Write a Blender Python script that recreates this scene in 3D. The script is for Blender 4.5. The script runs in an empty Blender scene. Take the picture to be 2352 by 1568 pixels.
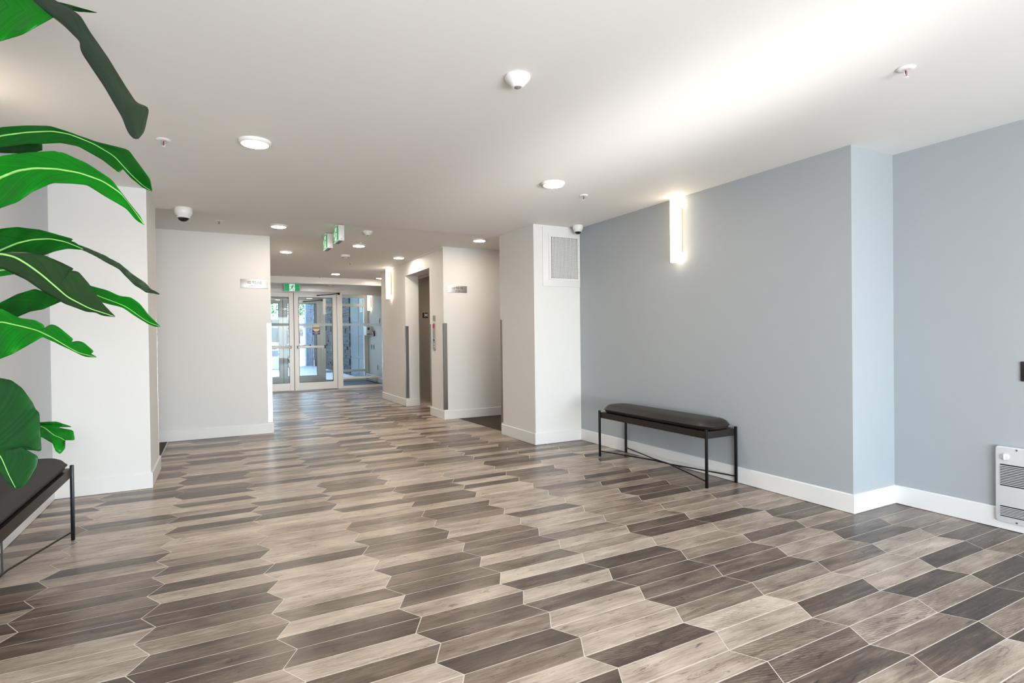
import bpy, bmesh, math, random
from mathutils import Vector, Matrix
random.seed(7)
SC = bpy.context.scene
COL = SC.collection
R = math.radians

# ------------------------------------------------------------------ camera
F_PX, YAW, PITCH, ROLL, CAM_H = 1276.07, R(28.018), R(-0.489), R(-0.694), 1.2
cy, sy = math.cos(YAW), math.sin(YAW)
FW = Vector((sy*math.cos(PITCH), cy*math.cos(PITCH), math.sin(PITCH)))
r0 = Vector((cy, -sy, 0)); u0 = r0.cross(FW)
RT = r0*math.cos(ROLL) + u0*math.sin(ROLL)
UP = -r0*math.sin(ROLL) + u0*math.cos(ROLL)
CAM = Vector((0, 0, CAM_H))
cam = bpy.data.cameras.new('camera'); cam.sensor_width = 36; cam.lens = F_PX*36/2352
cam.clip_start = .05; cam.clip_end = 300
camo = bpy.data.objects.new('camera', cam); COL.objects.link(camo)
m = Matrix((RT, UP, -FW)).transposed().to_4x4(); m.translation = CAM
camo.matrix_world = m
SC.camera = camo
def px(u, v, d): return CAM + (FW + RT*((u-1176)/F_PX) - UP*((v-784)/F_PX))*d
def to_px(p):
    q = Vector(p)-CAM; z = q.dot(FW)
    if z < .2: return None
    return 1176+F_PX*q.dot(RT)/z, 784-F_PX*q.dot(UP)/z

# ------------------------------------------------------------------ world, sun, daylight, exposure
SC.view_settings.view_transform = 'Standard'; SC.view_settings.look = 'None'
SC.view_settings.gamma = 1; SC.view_settings.use_curve_mapping = False
SC.view_settings.exposure = 0.18
SC.cycles.use_denoising = True
SC.cycles.denoiser = 'OPENIMAGEDENOISE'
SC.cycles.max_bounces = 10; SC.cycles.diffuse_bounces = 6; SC.cycles.glossy_bounces = 5
SC.cycles.transparent_max_bounces = 16; SC.cycles.sample_clamp_indirect = 6
SC.cycles.caustics_reflective = False; SC.cycles.caustics_refractive = False
W = bpy.data.worlds.new('sky'); SC.world = W; W.use_nodes = True
nt = W.node_tree; nt.nodes.clear()
sky = nt.nodes.new('ShaderNodeTexSky'); sky.sky_type = 'NISHITA'; sky.sun_disc = False
sky.sun_elevation = R(52); sky.sun_rotation = R(40); sky.air_density = 1.0; sky.dust_density = 1.5
bg = nt.nodes.new('ShaderNodeBackground'); bg.inputs[1].default_value = 1.3
wo = nt.nodes.new('ShaderNodeOutputWorld')
nt.links.new(sky.outputs[0], bg.inputs[0]); nt.links.new(bg.outputs[0], wo.inputs[0])
def light(name, kind, loc, to, power, color, **kw):
    l = bpy.data.lights.new(name, kind); l.energy = power; l.color = color
    for k, v in kw.items(): setattr(l, k, v)
    o = bpy.data.objects.new(name, l); COL.objects.link(o); o.location = loc
    o.rotation_euler = (Vector(to)-Vector(loc)).to_track_quat('-Z', 'Y').to_euler()
    return o
light('sun', 'SUN', (9, 22, 14), (1, 16, 0), 15.0, (1, .95, .87), angle=R(.6))
# area lights added unseen behind the camera: assumed window daylight, ceiling fill and streak
light('window_daylight', 'AREA', (1.65, -2.93, 1.3), (1.65, 3, .95), 172, (.77, .885, 1.0), shape='RECTANGLE', size=4.7, size_y=2.1)  # stands in for daylight of assumed windows out of view
light('window_ground_bounce', 'AREA', (.9, -2.85, .42), (1.4, 3.4, 2.44), 125, (1.0, .98, .955), shape='RECTANGLE', size=3.0, size_y=.5, spread=R(130))  # added low light aimed up to brighten the ceiling
light('window_sun_glint', 'AREA', (2.30, -2.80, .95), (2.34, 2.8, 2.44), 4.2, (1.0, .98, .95), shape='RECTANGLE', size=.5, size_y=.25, spread=R(15))  # added narrow beam that draws the ceiling streak; the sun does not reach it

# ------------------------------------------------------------------ materials
def mat(name, color, rough=.5, metal=0, emit=None, estr=0, bump=0, bscale=200, spec=.5, var=0, vscale=6):
    M = bpy.data.materials.new(name); M.use_nodes = True
    t = M.node_tree; b = t.nodes['Principled BSDF']
    b.inputs['Base Color'].default_value = (*color, 1); b.inputs['Roughness'].default_value = rough
    b.inputs['Metallic'].default_value = metal; b.inputs['Specular IOR Level'].default_value = spec
    if emit: b.inputs['Emission Color'].default_value = (*emit, 1); b.inputs['Emission Strength'].default_value = estr
    if bump or var:
        tc = t.nodes.new('ShaderNodeNewGeometry')
    if var:
        n = t.nodes.new('ShaderNodeTexNoise'); n.inputs['Scale'].default_value = vscale; n.inputs['Detail'].default_value = 5
        t.links.new(tc.outputs['Position'], n.inputs['Vector'])
        mx = t.nodes.new('ShaderNodeMix'); mx.data_type = 'RGBA'
        mx.inputs['A'].default_value = (*[c*(1-var) for c in color], 1); mx.inputs['B'].default_value = (*[min(1, c*(1+var)) for c in color], 1)
        t.links.new(n.outputs['Fac'], mx.inputs['Factor']); t.links.new(mx.outputs['Result'], b.inputs['Base Color'])
    if bump:
        n = t.nodes.new('ShaderNodeTexNoise'); n.inputs['Scale'].default_value = bscale; n.inputs['Detail'].default_value = 3
        bp = t.nodes.new('ShaderNodeBump'); bp.inputs['Strength'].default_value = bump; bp.inputs['Distance'].default_value = .002
        t.links.new(tc.outputs['Position'], n.inputs['Vector'])
        t.links.new(n.outputs['Fac'], bp.inputs['Height']); t.links.new(bp.outputs[0], b.inputs['Normal'])
    return M
WHITE = mat('white_wall_paint', (.735, .73, .715), .6, bump=.12, bscale=260, var=.012)
BLUE = mat('blue_grey_wall_paint', (.37, .40, .422), .55, bump=.12, bscale=260, var=.02)
CEIL = mat('ceiling_paint', (.80, .79, .77), .7, bump=.1, bscale=200, var=.012)
TRIM = mat('white_trim_paint', (.76, .755, .745), .38, var=.008)
GROUT = mat('grout', (.70, .65, .585), .85, var=.06, vscale=40)
STEEL = mat('brushed_steel', (.42, .41, .40), .24, 1, bump=.15, bscale=600)
HEATW = mat('heater_enamel', (.66, .67, .69), .4)
SIGNM = mat('satin_sign_metal', (.55, .54, .53), .42, .85)
DSTEEL = mat('dark_brushed_steel', (.50, .45, .40), .30, 1, bump=.15, bscale=600)
ALU = mat('painted_aluminium', (.80, .775, .755), .35, .15, var=.01)
BLACK = mat('black_metal', (.012, .012, .013), .35, .6)
BLACKP = mat('black_plastic', (.02, .02, .02), .3)
WHITEP = mat('white_plastic', (.80, .80, .79), .35)
LEATHER = mat('brown_black_leather', (.017, .0115, .0095), .40, bump=.5, bscale=300, var=.25, vscale=30)
FABRIC = mat('black_fabric', (.020, .0195, .0195), .75, bump=.6, bscale=500, var=.3, vscale=60)
RAILM = mat('dark_stained_wood', (.011, .0075, .006), .45, var=.3, vscale=50)
CARPET = mat('dark_carpet', (.062, .049, .041), .95, bump=1, bscale=900, var=.5, vscale=60)
GREEN = mat('green_exit_panel', (.0, .30, .10), .35, emit=(.0, .45, .12), estr=.35)
MINT = mat('pale_green_exit_field', (.75, .95, .85), .35, emit=(.7, 1, .85), estr=.45)
RED = mat('red_plastic', (.55, .01, .012), .35)
BULB = mat('dark_red_glass', (.16, .0, .02), .15)
GOLD = mat('gold_print', (.62, .52, .28), .4, .3)
NAVY = mat('navy_print', (.02, .02, .25), .4)
BRONZE = mat('bronze_backplate', (.55, .36, .15), .35, .8)
LAMP = mat('lit_diffuser', (.9, .9, .9), .5, emit=(1, .86, .70), estr=175)
SHADE = mat('lit_opal_glass', (.9, .9, .88), .35, emit=(1, .82, .60), estr=5.2)
CHROME = mat('chrome', (.8, .8, .8), .12, 1)
SOIL = mat('soil', (.03, .02, .014), .95, bump=1, bscale=80, var=.4, vscale=50)
POT = mat('white_ceramic', (.75, .74, .72), .3)
STONE = mat('ledgestone', (.022, .021, .021), .8, bump=1, bscale=40, var=.55, vscale=9)
PANEL = mat('grey_cladding', (.038, .052, .062), .35, var=.05)
CONC = mat('concrete', (.55, .54, .51), .9, var=.12, vscale=3, bump=.5, bscale=60)
DARKTILE = mat('dark_vestibule_mat', (.045, .043, .045), .55, var=.3, vscale=14)
CARBLUE = mat('blue_car_paint', (.02, .09, .26), .2, .2)
CARGLASS = mat('car_window', (.03, .04, .05), .05)
RUBBER = mat('rubber', (.015, .015, .015), .8)
BARK = mat('bark', (.09, .06, .04), .9, var=.3, vscale=20)
BUILD = mat('pale_render', (.82, .81, .79), .8, var=.03)
HEDGE = mat('tree_leaves', (.07, .20, .035), .6, var=.6, vscale=7)
STEMM = mat('plant_stem', (.09, .34, .05), .45, var=.2, vscale=10)
MIDRIB = mat('leaf_midrib', (.30, .62, .16), .4)

def glass_mat(name, tint, refl=1.0):
    M = bpy.data.materials.new(name); M.use_nodes = True; t = M.node_tree; t.nodes.clear()
    o = t.nodes.new('ShaderNodeOutputMaterial'); mx = t.nodes.new('ShaderNodeMixShader')
    tr = t.nodes.new('ShaderNodeBsdfTransparent'); tr.inputs[0].default_value = (*tint, 1)
    gl = t.nodes.new('ShaderNodeBsdfGlossy'); gl.inputs['Roughness'].default_value = .02
    fr = t.nodes.new('ShaderNodeFresnel'); fr.inputs[0].default_value = 1.5
    t.links.new(fr.outputs[0], mx.inputs[0]); t.links.new(tr.outputs[0], mx.inputs[1]); t.links.new(gl.outputs[0], mx.inputs[2])
    t.links.new(mx.outputs[0], o.inputs[0]); return M
GLASS = glass_mat('clear_glass', (.90, .95, .96))
FILM = bpy.data.materials.new('frosted_film'); FILM.use_nodes = True
t = FILM.node_tree; t.nodes.clear()
o = t.nodes.new('ShaderNodeOutputMaterial'); mx = t.nodes.new('ShaderNodeMixShader'); mx.inputs[0].default_value = .62
tr = t.nodes.new('ShaderNodeBsdfTransparent'); tl = t.nodes.new('ShaderNodeMixShader'); tl.inputs[0].default_value = .5
d1 = t.nodes.new('ShaderNodeBsdfDiffuse'); d1.inputs[0].default_value = (.85, .88, .88, 1)
d2 = t.nodes.new('ShaderNodeBsdfTranslucent'); d2.inputs[0].default_value = (.85, .88, .88, 1)
t.links.new(d1.outputs[0], tl.inputs[1]); t.links.new(d2.outputs[0], tl.inputs[2])
t.links.new(tr.outputs[0], mx.inputs[1]); t.links.new(tl.outputs[0], mx.inputs[2]); t.links.new(mx.outputs[0], o.inputs[0])

def tile_material():
    M = bpy.data.materials.new('wood_look_porcelain'); M.use_nodes = True; t = M.node_tree; b = t.nodes['Principled BSDF']
    N = t.nodes.new; L = t.links.new
    g = N('ShaderNodeNewGeometry'); at = N('ShaderNodeAttribute'); at.attribute_name = 'tile'
    sp = N('ShaderNodeSeparateColor'); L(at.outputs['Color'], sp.inputs[0])
    off = N('ShaderNodeCombineXYZ')
    for i, (src, k) in enumerate(((1, 61.0), (2, 47.0), (1, 23.0))):
        mu = N('ShaderNodeMath'); mu.operation = 'MULTIPLY'; mu.inputs[1].default_value = k
        L(sp.outputs[src], mu.inputs[0]); L(mu.outputs[0], off.inputs[i])
    def vec(sx, sy_):
        s = N('ShaderNodeVectorMath'); s.operation = 'MULTIPLY'; s.inputs[1].default_value = (sx, sy_, 1); L(g.outputs['Position'], s.inputs[0])
        a = N('ShaderNodeVectorMath'); a.operation = 'ADD'; L(s.outputs[0], a.inputs[0]); L(off.outputs[0], a.inputs[1]); return a.outputs[0]
    def noise(v, sc, det, dist=0, rough=.55):
        n = N('ShaderNodeTexNoise'); n.inputs['Scale'].default_value = sc; n.inputs['Detail'].default_value = det
        n.inputs['Distortion'].default_value = dist; n.inputs['Roughness'].default_value = rough; L(v, n.inputs['Vector']); return n.outputs['Fac']
    cloud = noise(vec(1, 3.5), 3.4, 4, .35)
    streak = noise(vec(1, 17), 3.6, 9, 1.1, .66)
    fine = noise(vec(1, 26), 18, 5, .2)
    knot = noise(vec(1.4, 5), 3.2, 4, 2.2)
    crackn = noise(vec(1, 7.5), 2.3, 5, 1.2, .6)
    mask = noise(vec(1, 3), 4.4, 2, .2)
    wv = N('ShaderNodeTexWave'); wv.wave_type = 'RINGS'; wv.rings_direction = 'Z'; wv.inputs['Scale'].default_value = 6.5
    wv.inputs['Distortion'].default_value = 6; wv.inputs['Detail'].default_value = 3; wv.inputs['Detail Scale'].default_value = 1.2
    L(vec(1.2, 6), wv.inputs['Vector'])
    def mapr(s, a, b_, c, d):
        r = N('ShaderNodeMapRange'); r.inputs[1].default_value = a; r.inputs[2].default_value = b_; r.inputs[3].default_value = c; r.inputs[4].default_value = d
        L(s, r.inputs[0]); return r.outputs[0]
    def op(kind, a, b_):
        q = N('ShaderNodeMath'); q.operation = kind; L(a, q.inputs[0])
        if isinstance(b_, float): q.inputs[1].default_value = b_
        elif b_ is not None: L(b_, q.inputs[1])
        return q.outputs[0]
    def add(*ss):
        cur = ss[0]
        for s in ss[1:]: cur = op('ADD', cur, s)
        return cur
    crack = op('MULTIPLY', mapr(op('ABSOLUTE', op('SUBTRACT', crackn, .5), None), .0, .016, -.38, 0), mapr(mask, .50, .66, 0, 1))
    rings = op('MULTIPLY', mapr(wv.outputs['Fac'], 0, 1, -.10, .06), mapr(sp.outputs[2], .45, .75, .15, 1))
    tone = add(sp.outputs[0], mapr(cloud, .25, .75, -.19, .17), mapr(streak, .3, .7, -.13, .10), mapr(fine, .3, .7, -.06, .06),
               mapr(knot, .63, .76, 0, -.36), rings, crack)
    cr = N('ShaderNodeValToRGB'); e = cr.color_ramp.elements
    e[0].position = 0; e[0].color = (.034, .024, .018, 1); e[1].position = 1; e[1].color = (.70, .60, .50, 1)
    for p, c in ((.25, (.092, .064, .047)), (.5, (.225, .170, .128)), (.75, (.47, .385, .31))):
        q = e.new(p); q.color = (*c, 1)
    L(tone, cr.inputs[0]); L(cr.outputs[0], b.inputs['Base Color'])
    b.inputs['Roughness'].default_value = .33
    L(mapr(streak, .3, .7, .36, .25), b.inputs['Roughness'])
    bp = N('ShaderNodeBump'); bp.inputs['Strength'].default_value = .12; bp.inputs['Distance'].default_value = .002
    L(streak, bp.inputs['Height']); L(bp.outputs[0], b.inputs['Normal'])
    return M
TILE = tile_material()

def leaf_material():
    M = bpy.data.materials.new('paradise_leaf'); M.use_nodes = True; t = M.node_tree; b = t.nodes['Principled BSDF']
    N = t.nodes.new; L = t.links.new
    at = N('ShaderNodeAttribute'); at.attribute_name = 'leaf'; sp = N('ShaderNodeSeparateColor'); L(at.outputs['Color'], sp.inputs[0])
    oi = N('ShaderNodeObjectInfo')
    mu = N('ShaderNodeMath'); mu.operation = 'MULTIPLY_ADD'; mu.inputs[1].default_value = .22
    L(sp.outputs[1], mu.inputs[0]); L(sp.outputs[0], mu.inputs[2])
    v = N('ShaderNodeCombineXYZ'); L(mu.outputs[0], v.inputs[0])
    n = N('ShaderNodeTexNoise'); n.noise_dimensions = '3D'; n.inputs['Scale'].default_value = 42; n.inputs['Detail'].default_value = 4; L(v.outputs[0], n.inputs['Vector'])
    mr = N('ShaderNodeMapRange'); mr.inputs[1].default_value = .3; mr.inputs[2].default_value = .75; mr.inputs[3].default_value = .72; mr.inputs[4].default_value = 1.35
    L(n.outputs['Fac'], mr.inputs[0])
    m1 = N('ShaderNodeMix'); m1.data_type = 'RGBA'; m1.blend_type = 'MULTIPLY'; m1.inputs['Factor'].default_value = 1
    cc = N('ShaderNodeCombineColor')
    for i in range(3): L(mr.outputs[0], cc.inputs[i])
    L(oi.outputs['Color'], m1.inputs['A']); L(cc.outputs[0], m1.inputs['B'])
    L(m1.outputs['Result'], b.inputs['Base Color']); b.inputs['Roughness'].default_value = .36; b.inputs['Specular IOR Level'].default_value = .3
    tr = N('ShaderNodeBsdfTranslucent'); L(m1.outputs['Result'], tr.inputs[0])
    ms = N('ShaderNodeMixShader'); ms.inputs[0].default_value = .35
    L(b.outputs[0], ms.inputs[1]); L(tr.outputs[0], ms.inputs[2]); L(ms.outputs[0], t.nodes['Material Output'].inputs[0])
    bp = N('ShaderNodeBump'); bp.inputs['Strength'].default_value = .25; bp.inputs['Distance'].default_value = .002
    L(n.outputs['Fac'], bp.inputs['Height']); L(bp.outputs[0], b.inputs['Normal'])
    return M
LEAF = leaf_material()

# ------------------------------------------------------------------ mesh helpers
class MB:
    def __init__(s): s.v = []; s.f = []
    def raw(s, vs, fs):
        k = len(s.v); s.v += [tuple(v) for v in vs]; s.f += [tuple(i+k for i in f) for f in fs]; return s
    def box(s, x0, x1, y0, y1, z0, z1):
        if x0 > x1: x0, x1 = x1, x0
        if y0 > y1: y0, y1 = y1, y0
        return s.raw([(x0,y0,z0),(x1,y0,z0),(x1,y1,z0),(x0,y1,z0),(x0,y0,z1),(x1,y0,z1),(x1,y1,z1),(x0,y1,z1)],
                     [(0,3,2,1),(4,5,6,7),(0,1,5,4),(1,2,6,5),(2,3,7,6),(3,0,4,7)])
    def lathe(s, prof, c=(0,0,0), n=24):
        vs = []; fs = []; k = len(prof)
        for i in range(n):
            a = 2*math.pi*i/n
            for r_, z in prof: vs.append((c[0]+r_*math.cos(a), c[1]+r_*math.sin(a), c[2]+z))
        for i in range(n):
            j = (i+1) % n
            for q in range(k-1): fs.append((i*k+q, j*k+q, j*k+q+1, i*k+q+1))
        fs.append(tuple(i*k for i in range(n))[::-1]); fs.append(tuple(i*k+k-1 for i in range(n)))
        return s.raw(vs, fs)
    def tube(s, pts, r, n=8):
        pts = [Vector(p) for p in pts]; rs = r if isinstance(r, (list, tuple)) else [r]*len(pts)
        vs = []; fs = []; prev = None
        for i, p in enumerate(pts):
            d = (pts[min(i+1, len(pts)-1)]-pts[max(i-1, 0)]).normalized()
            if prev is None: a = d.orthogonal().normalized()
            else: a = (prev-d*prev.dot(d)).normalized()
            prev = a; b = d.cross(a)
            for q in range(n):
                th = 2*math.pi*(q+.5)/n; vs.append(p+(a*math.cos(th)+b*math.sin(th))*rs[i])
        for i in range(len(pts)-1):
            for q in range(n): fs.append((i*n+q, i*n+(q+1) % n, (i+1)*n+(q+1) % n, (i+1)*n+q))
        fs.append(tuple(range(n))[::-1]); fs.append(tuple((len(pts)-1)*n+q for q in range(n)))
        return s.raw(vs, fs)
    def prism(s, poly, axis, a, b):
        n = len(poly); vs = []
        for h in (a, b):
            for p, q in poly: vs.append({'x': (h, p, q), 'y': (p, h, q), 'z': (p, q, h)}[axis])
        return s.raw(vs, [tuple(range(n)), tuple(range(n, 2*n))[::-1]]+[(i, n+i, n+(i+1) % n, (i+1) % n) for i in range(n)])
    def build(s, name, material, parent=None, smooth=None, bevel=0, kind=None, seg=2):
        me = bpy.data.meshes.new(name); me.from_pydata(s.v, [], s.f)
        bm = bmesh.new(); bm.from_mesh(me); bmesh.ops.recalc_face_normals(bm, faces=bm.faces)
        if bevel: bmesh.ops.bevel(bm, geom=[e for e in bm.edges if e.calc_face_angle(0) > .6], offset=bevel, segments=seg, profile=.5, affect='EDGES')
        bm.to_mesh(me); bm.free()
        if smooth or bevel:
            for p in me.polygons: p.use_smooth = True
            me.set_sharp_from_angle(angle=R(smooth or 40))
        me.materials.append(material)
        o = bpy.data.objects.new(name, me); COL.objects.link(o)
        if parent: o.parent = parent; o.matrix_parent_inverse = parent.matrix_world.inverted()
        if kind: o['kind'] = kind
        return o
def box(name, m_, parent, *c, bevel=0, kind=None): return MB().box(*c).build(name, m_, parent, bevel=bevel, kind=kind)
def struct(o, label=None, cat=None):
    o['kind'] = 'structure'
    if label: o['label'] = label
    if cat: o['category'] = cat
    return o
def tag(o, label, cat, group=None):
    o['label'] = label; o['category'] = cat
    if group: o['group'] = group
    return o
def thing(name, label, cat, loc, group=None):
    o = bpy.data.objects.new(name, None); COL.objects.link(o); o.location = loc; o.empty_display_size = .05
    o.matrix_world = Matrix.Translation(loc)
    return tag(o, label, cat, group)
def place_copy(root, loc, label, rotz=0, scale=1, group=None):
    r = root.copy(); COL.objects.link(r); r.location = loc; r.rotation_euler = (0, 0, rotz); r.scale = (scale,)*3
    r['label'] = label
    if group: r['group'] = group
    for ch in root.children:
        c = ch.copy(); COL.objects.link(c); c.parent = r
        for g_ in ch.children:
            d = g_.copy(); COL.objects.link(d); d.parent = c
    return r
def text(name, s, size, material, parent, origin, right, upv, align='CENTER', squeeze=1.0):
    cu = bpy.data.curves.new(name, 'FONT'); cu.body = s; cu.size = size; cu.align_x = align; cu.align_y = 'CENTER'; cu.extrude = .0006; cu.offset = size*.013
    tmp = bpy.data.objects.new('tmp', cu); me = bpy.data.meshes.new_from_object(tmp); bpy.data.objects.remove(tmp)
    r_ = Vector(right).normalized(); u_ = Vector(upv).normalized(); n_ = r_.cross(u_)
    M4 = Matrix((r_*squeeze, u_, n_)).transposed().to_4x4(); M4.translation = Vector(origin)
    me.transform(M4); me.name = name; me.materials.clear(); me.materials.append(material)
    o = bpy.data.objects.new(name, me); COL.objects.link(o)
    if parent: o.parent = parent; o.matrix_parent_inverse = parent.matrix_world.inverted()
    return o

# ------------------------------------------------------------------ dimensions (metres)
H, H2 = 2.44, 2.525
XR, XR2, YR, YC, XC, YN = 3.713, 4.203, 2.187, 5.296, 3.101, 6.11
XE, Y113, YE0, YE1, YEND = 2.932, 7.622, 8.215, 9.465, 11.06
XS, YS, XL, YL, XLW, YLB = .624, 7.753, -.487, 5.392, -1.117, 6.15
YB, YD, YO, XV = -3.0, 13.8, 16.2, 3.88
TH = .12
# ------------------------------------------------------------------ floor and tiles
floor = struct(MB().box(XLW-.2, XR2+.2, YB-.2, YN+.1, -.14, -.0007).box(XLW-3, XC+4, YN+.1, 7.9, -.14, -.0007)
               .box(XS-.15, XV+.2, 7.9, YD+.06, -.14, -.0007).build('floor', GROUT), 'floor of picket-cut wood-look tiles with pale grout', 'floor')
TL, TW, TS, TX0, TY0 = .50193, .11702, .06238, -.30508, 3.34501
# tone of single tiles: column -> {row: tone}
TONES = {(k_, j_): t_ for k_, d_ in {0: {0: 0.7, 1: 0.33, 2: 0.68, 3: 0.33, 4: 0.3, 5: 0.45, 6: 0.55, 7: 0.45, 8: 0.35, 9: 0.38, 10: 0.66},
    1: {2: 0.72, 3: 0.74, 4: 0.72, 5: 0.7, 6: 0.42, 7: 0.76, 8: 0.3, 9: 0.32, 10: 0.74, 11: 0.42, 12: 0.72},
    2: {-1: 0.7, 0: 0.4, 1: 0.4, 2: 0.5, 3: 0.7, 4: 0.36, 5: 0.45, 6: 0.4, 7: 0.36, 8: 0.68, 9: 0.42, 10: 0.4, 11: 0.48, 12: 0.3, 13: 0.48, 14: 0.72, 15: 0.35},
    3: {-5: 0.38, -4: 0.68, -3: 0.4, -2: 0.36, -1: 0.55, 0: 0.66, 1: 0.72, 2: 0.45, 3: 0.46, 4: 0.42, 5: 0.72, 6: 0.45, 7: 0.8, 8: 0.36, 9: 0.74, 10: 0.42, 11: 0.76, 12: 0.7, 13: 0.76, 14: 0.35, 15: 0.76, 16: 0.7},
    4: {-2: 0.72, -1: 0.7, 0: 0.38, 1: 0.7, 2: 0.74, 3: 0.68, 4: 0.5, 5: 0.72, 6: 0.68, 7: 0.76, 8: 0.32, 9: 0.4, 10: 0.38, 11: 0.46, 12: 0.4, 13: 0.48, 14: 0.8, 15: 0.72, 16: 0.52, 17: 0.42, 18: 0.34, 19: 0.55},
    5: {-9: 0.45, -8: 0.4, -7: 0.5, -6: 0.62, -5: 0.6, -4: 0.42, -3: 0.5, -2: 0.56, -1: 0.72, 0: 0.66, 1: 0.6, 2: 0.56, 3: 0.6, 4: 0.58, 5: 0.4, 6: 0.34, 7: 0.68, 8: 0.68, 9: 0.58, 10: 0.42, 11: 0.46, 12: 0.36, 13: 0.55, 14: 0.66, 15: 0.3, 16: 0.56, 17: 0.62, 18: 0.5, 19: 0.3, 20: 0.6},
    6: {-8: 0.66, -7: 0.64, -6: 0.6, -5: 0.38, -4: 0.5, -3: 0.36, -2: 0.56, -1: 0.34, 0: 0.42, 1: 0.32, 2: 0.62, 3: 0.58, 4: 0.64, 5: 0.64, 6: 0.32, 7: 0.68, 8: 0.64, 9: 0.4, 10: 0.6, 11: 0.64, 12: 0.54, 14: 0.7, 15: 0.66, 16: 0.3, 17: 0.55, 18: 0.22, 19: 0.52, 20: 0.25},
    7: {-4: 0.36, -3: 0.4, -2: 0.5, -1: 0.48, 0: 0.5, 1: 0.38, 2: 0.56, 3: 0.46, 4: 0.6, 5: 0.64, 6: 0.62, 7: 0.34, 8: 0.38, 9: 0.58, 10: 0.34, 11: 0.32, 16: 0.66, 17: 0.3}}.items() for j_, t_ in d_.items()}
def inreg(x, y):
    for a, b, c, d in ((XLW-.05, XR2+.05, YB, 6.2), (-.62, 3.28, 6.1, 7.75), (XS-.05, XE+.05, 7.7, 11.15), (XS-.05, XV+.05, 11.0, YD+.03)):
        if a <= x <= b and c <= y <= d: return True
    return False
tiles = []
gw = .0019
for j in range(-92, 56):
    y0 = TY0-j*TW; y1 = y0-TW
    s0 = (j % 2)*TS; s1 = ((j+1) % 2)*TS
    for k in range(-4, 11):
        xa, xb = TX0+k*TL, TX0+(k+1)*TL
        gx = gw*1.13
        poly = [(xa+s0+gx, y0-gw), (xb+s0-gx, y0-gw), (xb+s1-gx, y1+gw), (xa+s1+gx, y1+gw)]
        if not any(inreg(x, y) for x, y in poly+[((xa+xb)/2, (y0+y1)/2)]): continue
        # keep pieces inside the floor edge
        poly = [(min(max(x, XLW-.1), XR2+.1), y) for x, y in poly]
        ps = [to_px((x, y, 0)) for x, y in poly]; area = 0
        if all(ps):
            cx = sum(p[0] for p in ps)/4; cyy = sum(p[1] for p in ps)/4
            if -60 < cx < 2412 and cyy < 1620:
                area = abs(sum(ps[i][0]*ps[(i+1) % 4][1]-ps[(i+1) % 4][0]*ps[i][1] for i in range(4)))/2
        rr = random.random()
        tone = TONES.get((k, j))
        if tone is not None: tone = tone-.05 if tone < .47 else tone+.02
        if tone is None: tone = random.choice((.27, .32, .38, .48, .62, .69, .73, .76, .80)) + random.uniform(-.05, .05)
        tiles.append((area, poly, (tone, random.random(), random.random())))
tiles.sort(key=lambda q: -q[0])
def tile_mesh(name, items):
    mb = MB(); cols = []
    for _, p, c in items:
        e = .0008
        cx = sum(q[0] for q in p)/4; cyy = sum(q[1] for q in p)/4
        ins = [(x+(e if x < cx else -e), y+(e if y < cyy else -e)) for x, y in p]
        vs = [(x, y, -.004) for x, y in p]+[(x, y, -.0004) for x, y in p]+[(x, y, 0) for x, y in ins]
        mb.raw(vs, [(8, 11, 10, 9)]+[(i+4, i+8, (i+1) % 4+8, (i+1) % 4+4) for i in range(4)]+[(i, i+4, (i+1) % 4+4, (i+1) % 4) for i in range(4)])
        cols += [c]*9
    me = bpy.data.meshes.new(name); me.from_pydata(mb.v, [], mb.f)
    a = me.attributes.new('tile', 'FLOAT_COLOR', 'FACE')
    for i, c in enumerate(cols): a.data[i].color = (*c, 1)
    bm = bmesh.new(); bm.from_mesh(me); bmesh.ops.recalc_face_normals(bm, faces=bm.faces)
    if sum(f.normal.z for f in bm.faces) < 0: bmesh.ops.reverse_faces(bm, faces=bm.faces)
    bm.to_mesh(me); bm.free()
    me.materials.append(TILE); ob = bpy.data.objects.new(name, me); COL.objects.link(ob); ob.parent = floor; return ob
for it in tiles[:300]: tile_mesh('floor_tile', [it])
rest = tile_mesh('floor_tiles', tiles[300:]); rest['kind'] = 'stuff'
rest['label'] = 'more wood-look floor tiles running down the hall'
# corridor carpets with metal edge strips
struct(MB().box(XLW-3, -.53, YLB+.02, 7.9, -.002, .004).build('floor_left_corridor', CARPET), 'dark carpet in the left corridor', 'floor')
struct(MB().prism([(3.20, YN+.02), (7.0, YN+.02), (7.0, Y113), (3.15, Y113)], 'z', -.002, .004).build('floor_right_corridor', CARPET), 'dark carpet in the right corridor', 'floor')
struct(MB().box(-.53, -.515, YLB+.02, YS, -.002, .005).build('trim_1', STEEL), 'metal strip between carpet and tiles', 'trim')
struct(MB().box(XS-.15, XV+.2, YD+.06, YO+.1, -.14, 0).build('floor_vestibule', DARKTILE), 'dark floor inside the entrance vestibule', 'floor')

# ------------------------------------------------------------------ ceilings
struct(MB().box(XLW-.15, XR2+.15, YB-.15, YLB, H, H+.2).build('ceiling', CEIL), 'pale lobby ceiling', 'ceiling')
struct(MB().box(XLW-3, 7, YLB, 7.9, H2, H2+.12).box(XS-.15, XV+.15, 7.9, YO+.06, H2, H2+.12).build('ceiling_hall', CEIL), 'slightly higher hall ceiling towards the entrance', 'ceiling')
struct(MB().box(XS, XV, 12.5, 12.64, 2.39, H2).build('trim_2', TRIM), 'dropped beam across the hall ceiling before the doors', 'trim')

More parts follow.
